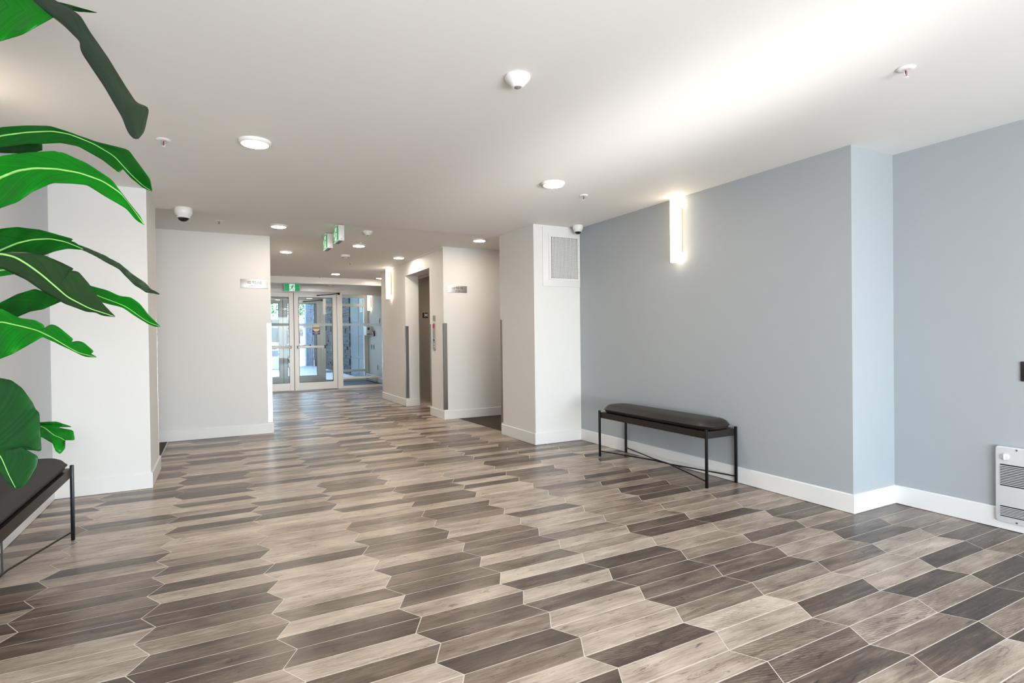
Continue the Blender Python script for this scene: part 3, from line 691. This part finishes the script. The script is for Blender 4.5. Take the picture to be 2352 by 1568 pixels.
w2 = struct(MB().box(2.645, XV, YO-.01, YO+.08, 0, .055).box(2.70, XV-.10, YO-.01, YO+.08, .255, .32).box(2.70, XV-.10, YO-.01, YO+.08, 2.12, 2.20).box(2.645, XV, YO-.01, YO+.08, 2.42, H2)
            .box(2.645, 2.70, YO-.01, YO+.08, .055, 2.42).box(XV-.10, XV, YO-.01, YO+.08, .055, 2.42).build('window_2', ALU), 'glazed sidelight beside the outer entrance doors', 'window')
for z0_, z1_ in ((.055, .255), (.32, 2.12), (2.20, 2.42)): box('pane', GLASS, w2, 2.70, XV-.10, YO+.03, YO+.038, z0_, z1_)
struct(MB().box(XS, XV, YO, YO+.1, 2.37, H2+.1).box(XS, 2.645, YO-.02, YO, 2.37, H2).build('wall_outer_entrance', TRIM), 'panel above the outer doors', 'wall')
# automatic operators
def operator(y, label):
    c = thing('door_operator', label, 'door opener', (2.2, y, 2.31))
    MB().box(1.72, 2.655, y-.15, y-.031, 2.305, 2.455).build('cover', ALU, c, bevel=.004)
    MB().tube([(2.62, y-.07, 2.29), (2.40, y-.10, 2.255), (2.14, y-.03, 2.235)], .011, 8).build('arm', BLACK, c, smooth=40)
    MB().lathe([(.02, -.03), (.024, -.025), (.024, .02)], (2.61, y-.07, 2.286), 14).build('pivot', BLACK, c, smooth=40)
    box('arm_shoe', BLACK, c, 2.11, 2.17, y-.045, y-.001, 2.222, 2.246)
operator(YD, 'pale door opener box with a black arm over the inner right door')
operator(YO, 'pale door opener box with a black arm over the outer right door')
# door stickers
def sticker(x, y, z, s, label, frosted=False):
    c = thing('door_sticker', label, 'sticker', (x, y, z), 'round-topped caution stickers')
    hw = .085*s
    box('blue_base', NAVY, c, x-hw, x+hw, y-.0015, y-.0005, z-.115*s, z+.02*s)
    cir = [(x+.083*s*math.cos(R(15*i)), z+.037*s+.083*s*math.sin(R(15*i))) for i in range(24)]
    MB().prism(cir, 'y', y-.0025, y-.0015).build('gold_disc', GOLD, c)
    bd = box('band', BLACKP, c, x-hw, x+hw, y-.0035, y-.0025, z+.022*s, z+.062*s)
    text('band_lettering', 'CAUTION', .040*s, WHITEP, bd, (x, y-.0042, z+.042*s), (1, 0, 0), (0, 0, 1), squeeze=.85)
    text('base_lettering', 'AUTOMATIC', .030*s, WHITEP, c, (x, y-.0025, z-.068*s), (1, 0, 0), (0, 0, 1), squeeze=.85)
    text('base_lettering', 'DOOR', .030*s, WHITEP, c, (x, y-.0025, z-.096*s), (1, 0, 0), (0, 0, 1), squeeze=.85)
sticker(2.095, YD+.0175, 1.425, 1.0, 'gold and navy caution sticker on the inner right door')
sticker(2.025, YO+.0175, 1.40, 1.0, 'gold and navy caution sticker on the outer right door, seen through the glass')

# ------------------------------------------------------------------ vestibule wall fittings (wall X = XV)
ib = thing('intercom_box', 'pale intercom box on the vestibule wall, seen through the sidelight', 'intercom', (XV, 15.95, 1.3))
box('body', ALU, ib, XV-.15, XV, 15.72, 16.08, 1.29, 1.55, bevel=.006)
box('screen', BLACKP, ib, XV-.12, XV-.06, 15.716, 15.72, 1.44, 1.51)
box('red_stripe', RED, ib, XV-.14, XV-.04, 15.716, 15.72, 1.31, 1.335)
ps = thing('pull_station', 'dark red fire pull station on the vestibule wall', 'fire alarm', (XV, 15.42, 1.27))
box('body', BULB, ps, XV-.05, XV, 15.36, 15.48, 1.26, 1.41, bevel=.004); box('lever', WHITEP, ps, XV-.058, XV-.05, 15.38, 15.46, 1.33, 1.345)
for k, y in enumerate((15.74, 15.50)):
    s_ = thing('switch_plate', ('black switch plate on the vestibule wall, the one nearer the outer doors', 'black switch plate on the vestibule wall, the one nearer the inner glass')[k], 'switch', (XV, y, .9), 'black vestibule switch plates')
    box('plate', BLACKP, s_, XV-.008, XV, y-.05, y+.05, .895, 1.03, bevel=.002); box('rocker', BLACKP, s_, XV-.013, XV-.008, y-.02, y+.02, .93, .995)
for y, z, nm, l in ((14.85, 1.67, 'thermostat', 'white thermostat high on the vestibule wall'), (15.14, .41, 'wall_outlet', 'white outlet low on the vestibule wall')):
    s_ = thing(nm, l, nm.replace('_', ' '), (XV, y, z-.06)); box('plate', WHITEP, s_, XV-.02, XV, y-.04, y+.04, z-.065, z+.065, bevel=.003); box('insert', TRIM, s_, XV-.024, XV-.02, y-.02, y+.02, z-.035, z+.035)
vh = thing('baseboard_heater', 'white heater at the foot of the vestibule wall', 'heater', (XV, 15.5, .0))
box('body', WHITEP, vh, XV-.09, XV-BT, 15.1, 16.1, .02, .2, bevel=.004)
for z in (.06, .11, .16): box('slot', BLACKP, vh, XV-.0915, XV-.09, 15.14, 16.06, z-.01, z+.01)

# ------------------------------------------------------------------ outside the entrance
gr = struct(MB().box(-30, 40, YO+.1, 90, -.2, -.01).build('ground', CONC), 'pale sunlit pavement outside the entrance', 'ground')
sw = struct(MB().box(XV+.05, XV+.35, 18.75, 26.6, -.01, 3.3).build('wall_stone', STONE), 'dark ledgestone wall outside on the right', 'wall')
rs = random.Random(3); n_st = 0; z = 0
while z < 2.7:
    hgt = rs.choice((.075, .1, .12)); y = 18.76
    while y < 24.3:
        ln = rs.uniform(.35, .8); d = rs.uniform(.012, .06)
        box('stone', STONE, sw, XV+.05-d, XV+.06, y, min(y+ln, 26.58)-.008, z, z+hgt-.008); y += ln
    z += hgt
cw = struct(MB().box(XV+.05, XV+.35, YO+.12, 18.74, -.01, 3.3).build('wall_cladding', PANEL), 'grey cladding panels outside the vestibule', 'wall')
for y0_ in (16.35, 17.56):
    for z0_ in (0, .62, 1.72): box('panel', PANEL, cw, XV+.035, XV+.05, y0_, y0_+1.17, z0_+.02, z0_+(.58 if z0_ == 0 else 1.06))
st = thing('stone_pillar', 'blue-grey stone pillar standing outside the entrance', 'pillar', (3.55, 26.8, 0))
STONE_LIT = mat('blue_grey_ledgestone', (.30, .34, .40), .8, bump=1, bscale=40, var=.5, vscale=9)  # ledgestone with sunlight and sky tint painted in as a paler, bluer colour
MB().box(3.60, 3.92, 26.62, 27.1, -.01, 3.3).build('core', STONE_LIT, st)
z = 0
while z < 3.25:
    hgt = rs.choice((.1, .14)); x = 3.59
    while x < 3.9:
        ln = rs.uniform(.14, .3); box('stone', STONE_LIT, st, x, min(x+ln, 3.93)-.01, 26.62-rs.uniform(.015, .05), 26.63, z, z+hgt-.01); x += ln
    z += hgt
struct(MB().box(-3, XV+.4, YO+.1, 18.0, 3.0, 3.2).build('ceiling_canopy', BUILD), 'entrance canopy', 'canopy')  # unseen canopy added for shade; its depth leaves the pavement beyond in sun
pl = thing('planter_box', 'low pale concrete planter outside the glass doors', 'planter', (1.2, 24.5, 0))
MB().box(-.4, 2.35, 24.2, 24.9, 0, .5).build('trough', BUILD, pl, bevel=.01); box('soil', SOIL, pl, -.35, 2.3, 24.25, 24.85, .5, .51)
# parked car, side on
cr_ = thing('parked_car', 'blue parked car outside, glimpsed through the left door', 'car', (.4, 28.4, 0))
cx0, cy0 = -1.9, 27.6
bodyp = [(0, .30), (.05, .62), (.5, .82), (1.1, .92), (1.55, 1.38), (3.0, 1.42), (3.75, 1.0), (4.3, .92), (4.42, .6), (4.4, .28)]
MB().prism([(cx0+a, z_) for a, z_ in bodyp], 'y', cy0, cy0+1.75).build('body', CARBLUE, cr_, bevel=.05)
MB().prism([(cx0+a, z_) for a, z_ in ((1.25, .96), (1.62, 1.33), (2.95, 1.36), (3.55, 1.0))], 'y', cy0-.008, cy0+1.758).build('side_windows', CARGLASS, cr_)
for a in (.85, 3.55):
    for yy in (cy0-.02, cy0+1.57):
        wl = MB().prism([(cx0+a+.32*math.cos(R(20*i)), .32+.32*math.sin(R(20*i))) for i in range(18)], 'y', yy, yy+.2).build('wheel', RUBBER, cr_)
        MB().prism([(cx0+a+.2*math.cos(R(20*i)), .32+.2*math.sin(R(20*i))) for i in range(18)], 'y', yy-.006, yy+.206).build('hub', STEEL, wl)
box('door_handle', STEEL, cr_, cx0+2.2, cx0+2.4, cy0-.02, cy0+.001, .86, .89)
# railing between planter and car
rl = thing('metal_railing', 'pale metal railing beyond the planter outside', 'railing', (1.0, 25.6, 0))
for z_ in (.45, .75, 1.05): MB().tube([(-2.5, 25.6, z_), (2.5, 25.6, z_)], .022, 8).build('rail', BUILD, rl, smooth=50)
for x in (-2.4, -1.2, 0, 1.2, 2.4): MB().tube([(x, 25.6, -.01), (x, 25.6, 1.05)], .025, 8).build('post', BUILD, rl, smooth=50)
# trees / shrubs
def foliage(c, rx, rz, n, seed, size=.16):
    rg = random.Random(seed); mb = MB()
    for _ in range(n):
        while True:
            p = Vector((rg.uniform(-1, 1), rg.uniform(-1, 1), rg.uniform(-1, 1)))
            if .25 < p.length < 1: break
        q = Vector(c)+Vector((p.x*rx, p.y*rx, p.z*rz)); a = Vector((rg.gauss(0, 1), rg.gauss(0, 1), rg.gauss(0, .6))).normalized(); b = a.orthogonal().normalized()
        l = size*rg.uniform(.6, 1.3); w_ = l*.4
        mb.raw([q, q+a*l*.5+b*w_, q+a*l, q+a*l*.5-b*w_], [(0, 1, 2, 3)])
    return mb
def tree(x, y, h, rx, rz, seed, label):
    c = thing('street_tree', label, 'tree', (x, y, 0), 'trees outside the entrance')
    MB().tube([(x, y, -.02), (x+.05, y, h*.5), (x-.03, y+.04, h)], [.14, .10, .05], 8).build('trunk', BARK, c, smooth=60)
    foliage((x, y, h), rx, rz, 1500, seed).build('crown', HEDGE, c)
tree(1.9, 31.5, 3.7, 1.8, 1.4, 5, 'green tree seen through the left door glass')
tree(4.9, 34.0, 3.6, 1.7, 1.5, 6, 'green tree seen through the right door glass')
for x, y, s, l in ((2.75, 25.95, .55, 'low green shrub beside the stone pillar'), (.6, 24.55, .5, 'low green shrub growing in the planter')):
    c = thing('low_shrub', l, 'shrub', (x, y, 0), 'shrubs outside the entrance')
    zb = .51 if y < 25 else -.01
    c.location.z = zb; c.matrix_world = Matrix.Translation((x, y, zb))
    MB().tube([(x, y, zb), (x, y, zb+s)], .03, 6).build('stem', BARK, c); foliage((x, y, zb+s), .42, s-.14, 500, int(x*10), .10).build('foliage', HEDGE, c)
bd_ = thing('far_building', 'pale building across the street, washed out by the sun', 'building', (2, 45, 0))
MB().box(-14, 18, 45, 52, -.05, 8).build('wall', BUILD, bd_)
for i in range(9):
    for zz in (1.0, 4.4):
        f = box('window', CARGLASS, bd_, -12.6+i*3.2, -11+i*3.2, 44.95, 45.02, zz, zz+1.7); box('window_frame', WHITEP, f, -12.7+i*3.2, -10.9+i*3.2, 44.93, 44.96, zz-.1, zz)

# ------------------------------------------------------------------ the plant in the left foreground
PX, PY = -.90, 2.36
pt = thing('bird_of_paradise_plant', 'large bird of paradise plant with long glossy green leaves at the left edge', 'plant', (PX, PY, 0))
MB().lathe([(.13, 0), (.135, .005), (.175, .34), (.18, .36), (.165, .36), (.16, .32), (.002, .31)], (PX, PY, 0), 32).build('pot', POT, pt, smooth=40)
MB().lathe([(.002, .325), (.09, .328), (.157, .32), (.15, .30)], (PX, PY, 0), 24).build('soil', SOIL, pt, smooth=60)
def resample(poly, n):
    d = [0]
    for a, b in zip(poly, poly[1:]): d.append(d[-1]+math.hypot(b[0]-a[0], b[1]-a[1]))
    out = []; k = 0
    for i in range(n):
        s = d[-1]*i/(n-1)
        while k < len(d)-2 and d[k+1] < s: k += 1
        f = (s-d[k])/max(d[k+1]-d[k], 1e-6); out.append(tuple(poly[k][q]+(poly[k+1][q]-poly[k][q])*f for q in (0, 1)))
    return out
def soften(p, times):
    for _ in range(times):
        p = [p[0]]+[tuple((p[i-1][q]+2*p[i][q]+p[i+1][q])/4 for q in (0, 1)) for i in range(1, len(p)-1)]+[p[-1]]
    return p
def leaf_blade(up_, lo, mid, d0, d1, color, fold=.03, sag=0, n=100, rib=.0055, ribmat=True, petiole=True):
    U, Lw, Mi = soften(resample(up_, n), 1), soften(resample(lo, n), 1), soften(resample(mid, n), 4)
    cols = 9; vs = []; fs_ = []; att = []; mids = []
    for i in range(n):
        t_ = i/(n-1); dm = d0+(d1-d0)*t_ + sag*math.sin(math.pi*t_)
        for c in range(cols):
            s = c/(cols-1)*2-1
            a = Mi[i]; b = U[i] if s < 0 else Lw[i]; k = abs(s)
            u = a[0]+(b[0]-a[0])*k; v = a[1]+(b[1]-a[1])*k
            wpx = math.hypot(b[0]-a[0], b[1]-a[1])/100
            dd = dm - fold*wpx*(k**1.5) + .006*math.sin(t_*34+s*2)*k
            vs.append(px(u, v, dd)); att.append((t_, k))
        mids.append(px(Mi[i][0], Mi[i][1], dm-.002))
    for i in range(n-1):
        for c in range(cols-1): fs_.append((i*cols+c, i*cols+c+1, (i+1)*cols+c+1, (i+1)*cols+c))
    me = bpy.data.meshes.new('leaf'); me.from_pydata([tuple(v) for v in vs], [], fs_)
    at = me.attributes.new('leaf', 'FLOAT_COLOR', 'POINT')
    for i, a in enumerate(att): at.data[i].color = (a[0], a[1], 0, 1)
    for p in me.polygons: p.use_smooth = True
    me.materials.append(LEAF)
    o_ = bpy.data.objects.new('leaf', me); COL.objects.link(o_); o_.parent = pt; o_.matrix_parent_inverse = pt.matrix_world.inverted()
    o_.color = (*color, 1)
    so = o_.modifiers.new('thickness', 'SOLIDIFY'); so.thickness = .0014; so.offset = 0
    if ribmat:
        MB().tube(mids, [rib*(1-.8*i/(n-1)) for i in range(n)], 6).build('midrib', MIDRIB, o_, smooth=60)
    if petiole:
        b = mids[0]; base = Vector((PX+random.uniform(-.05, .05), PY+random.uniform(-.05, .05), .32))
        q1 = base.lerp(b, .45)+Vector((-.05, .02, .12)); q2 = base.lerp(b, .85)+Vector((-.03, .01, .05))
        MB().tube([base, q1, q2, b, mids[2]], [.012, .010, .008, rib*1.2, rib], 8).build('petiole', STEMM, pt, smooth=60)
    return o_
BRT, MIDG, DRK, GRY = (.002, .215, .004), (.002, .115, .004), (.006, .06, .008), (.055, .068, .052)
# each leaf: upper edge, lower edge, midrib (photo pixels, run from the stalk to the tip), distance at stalk and tip
leaf_blade([(-230, -40), (-120, -80), (0, -60), (70, -20), (122, 30), (126, 38)], [(-230, -40), (-150, 60), (-70, 95), (0, 95), (50, 80), (90, 58), (126, 38)], [(-230, -40), (-110, -10), (0, 10), (80, 30), (126, 38)], 1.68, 1.55, BRT, ribmat=False)
leaf_blade([(-190, 0), (-110, -75), (-20, -95), (60, -55), (125, 0), (165, 22), (185, 36), (205, 70), (250, 135), (290, 200), (313, 236), (343, 247), (342, 255), (331, 304), (318, 318)],
           [(-190, 0), (-110, -45), (-30, -60), (30, -35), (75, 0), (110, 30), (150, 62), (186, 98), (183, 108), (190, 125), (240, 200), (281, 270), (292, 300), (303, 317), (311, 320), (318, 318)],
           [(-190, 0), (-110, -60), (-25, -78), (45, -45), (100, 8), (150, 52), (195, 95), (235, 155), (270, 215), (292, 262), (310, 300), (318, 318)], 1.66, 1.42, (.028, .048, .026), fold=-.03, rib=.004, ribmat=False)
leaf_blade([(-150, 40), (-60, -45), (60, -35), (125, 3), (150, 8), (185, 18), (222, 29)], [(-150, 40), (-50, -10), (60, -8), (110, 12), (150, 20), (180, 27), (222, 29)], [(-150, 40), (-55, -28), (60, -20), (118, 8), (150, 14), (183, 23), (222, 29)], 1.74, 1.66, DRK, ribmat=False, n=60)
leaf_blade([(-190, 420), (-90, 330), (0, 292), (60, 288), (115, 289), (155, 302), (220, 325), (285, 341), (295, 344), (320, 378), (345, 412), (349, 438)],
           [(-190, 420), (-90, 370), (-30, 340), (20, 336), (60, 330), (98, 330), (140, 328), (180, 336), (235, 367), (275, 398), (281, 386), (300, 408), (330, 432), (349, 439)],
           [(-190, 420), (-90, 345), (0, 312), (60, 304), (120, 301), (160, 308), (215, 330), (262, 358), (300, 400), (330, 428), (349, 439)], 1.78, 1.62, MIDG, fold=.05, rib=.0035)
leaf_blade([(-190, 430), (-90, 350), (0, 318), (40, 320), (75, 322), (97, 328)], [(-190, 430), (-90, 395), (-20, 350), (20, 352), (70, 352), (97, 345)], [(-190, 430), (-90, 372), (0, 335), (50, 336), (97, 337)], 1.82, 1.78, DRK, ribmat=False, n=20)
leaf_blade([(-200, 560), (-110, 430), (0, 358), (60, 350), (130, 346), (134, 352), (140, 348), (200, 375), (256, 412), (300, 470), (322, 497), (331, 516)],
           [(-200, 560), (-110, 540), (-40, 500), (0, 478), (40, 464), (75, 440), (120, 420), (160, 421), (200, 425), (240, 450), (290, 479), (312, 505), (331, 516)],
           [(-200, 560), (-100, 470), (0, 408), (40, 392), (80, 386), (130, 388), (180, 396), (235, 415), (280, 445), (312, 488), (331, 516)], 1.62, 1.5, BRT, fold=.04)
leaf_blade([(-170, 720), (-100, 590), (-40, 540), (0, 525), (40, 521), (90, 527), (130, 538), (170, 549), (160, 553), (172, 556), (190, 570)],
           [(-170, 720), (-90, 650), (0, 600), (50, 590), (100, 586), (125, 577), (155, 571), (190, 573)],
           [(-170, 720), (-80, 620), (0, 575), (40, 558), (75, 550), (115, 548), (150, 555), (175, 565), (190, 572)], 1.74, 1.62, MIDG, fold=.04)
leaf_blade([(180, 562), (200, 569), (240, 586), (252, 593), (275, 605), (305, 630), (335, 650), (346, 663), (366, 674)], [(180, 570), (210, 583), (240, 600), (275, 619), (290, 636), (310, 655), (335, 671), (366, 676)],
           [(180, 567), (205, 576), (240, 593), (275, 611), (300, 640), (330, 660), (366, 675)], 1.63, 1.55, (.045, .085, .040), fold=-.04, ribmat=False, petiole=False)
leaf_blade([(-150, 830), (-80, 740), (0, 695), (40, 675), (80, 663), (110, 672), (140, 689)], [(-150, 830), (-70, 790), (0, 740), (40, 728), (70, 715), (100, 710), (140, 692)], [(-150, 830), (-75, 765), (0, 720), (40, 708), (80, 690), (140, 690)], 1.8, 1.72, MIDG, ribmat=False)
leaf_blade([(-140, 700), (-40, 610), (90, 600), (150, 628), (205, 655), (245, 666), (275, 680), (300, 682), (320, 696), (336, 716), (338, 720), (350, 732), (368, 749)], [(-140, 700), (-40, 640), (90, 622), (150, 650), (200, 682), (225, 692), (245, 697), (280, 705), (310, 725), (340, 744), (360, 751), (368, 749)],
           [(-140, 700), (-40, 625), (90, 611), (150, 640), (205, 671), (232, 682), (265, 694), (290, 704), (315, 722), (340, 740), (368, 749)], 1.70, 1.52, BRT, fold=.04, rib=.003)
leaf_blade([(-190, 720), (-100, 610), (0, 579), (60, 579), (100, 585), (140, 602), (172, 618), (156, 620), (180, 623), (205, 652), (230, 690), (250, 712), (264, 726)],
           [(-190, 720), (-100, 650), (0, 614), (60, 642), (105, 673), (150, 698), (200, 716), (220, 717), (235, 725), (264, 727)],
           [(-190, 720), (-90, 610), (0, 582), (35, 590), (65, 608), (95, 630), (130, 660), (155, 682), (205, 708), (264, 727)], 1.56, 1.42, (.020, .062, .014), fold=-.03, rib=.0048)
leaf_blade([(-160, 860), (-90, 745), (0, 707), (45, 730), (80, 735), (103, 747), (100, 757), (112, 746), (122, 744), (135, 751), (170, 780), (162, 786), (180, 782), (192, 786), (217, 808), (206, 811), (221, 819)],
           [(-160, 860), (-90, 870), (-30, 840), (0, 824), (30, 812), (60, 795), (98, 773), (130, 788), (160, 802), (195, 819), (221, 820)],
           [(-160, 860), (-80, 770), (0, 738), (45, 748), (85, 758), (120, 775), (150, 793), (180, 810), (221, 820)], 1.62, 1.5, BRT, fold=.035, rib=.0035)
leaf_blade([(-130, 820), (-60, 860), (0, 868), (25, 872), (50, 890), (75, 925), (82, 942), (90, 945), (95, 1037), (48, 1026), (88, 1048), (85, 1070), (70, 1095), (56, 1119), (36, 1121)],
           [(-130, 820), (-150, 900), (-110, 980), (-60, 1040), (0, 1085), (15, 1105), (30, 1119), (36, 1121)],
           [(-130, 820), (-90, 900), (-50, 970), (-10, 1035), (3, 1050), (20, 1090), (36, 1121)], 1.50, 1.38, (.010, .085, .014), fold=.02, rib=.003)
leaf_blade([(-120, 1010), (0, 975), (95, 969), (130, 968), (166, 980), (132, 981), (168, 988), (172, 1011), (150, 1010)], [(-120, 1010), (0, 1010), (60, 1000), (97, 1004), (125, 1020), (127, 1035), (138, 1043), (149, 1030), (150, 1010)],
           [(-120, 1010), (0, 985), (70, 975), (100, 980), (125, 1000), (140, 1005), (150, 1012)], 1.62, 1.52, (.008, .22, .012), fold=.03, rib=.003)
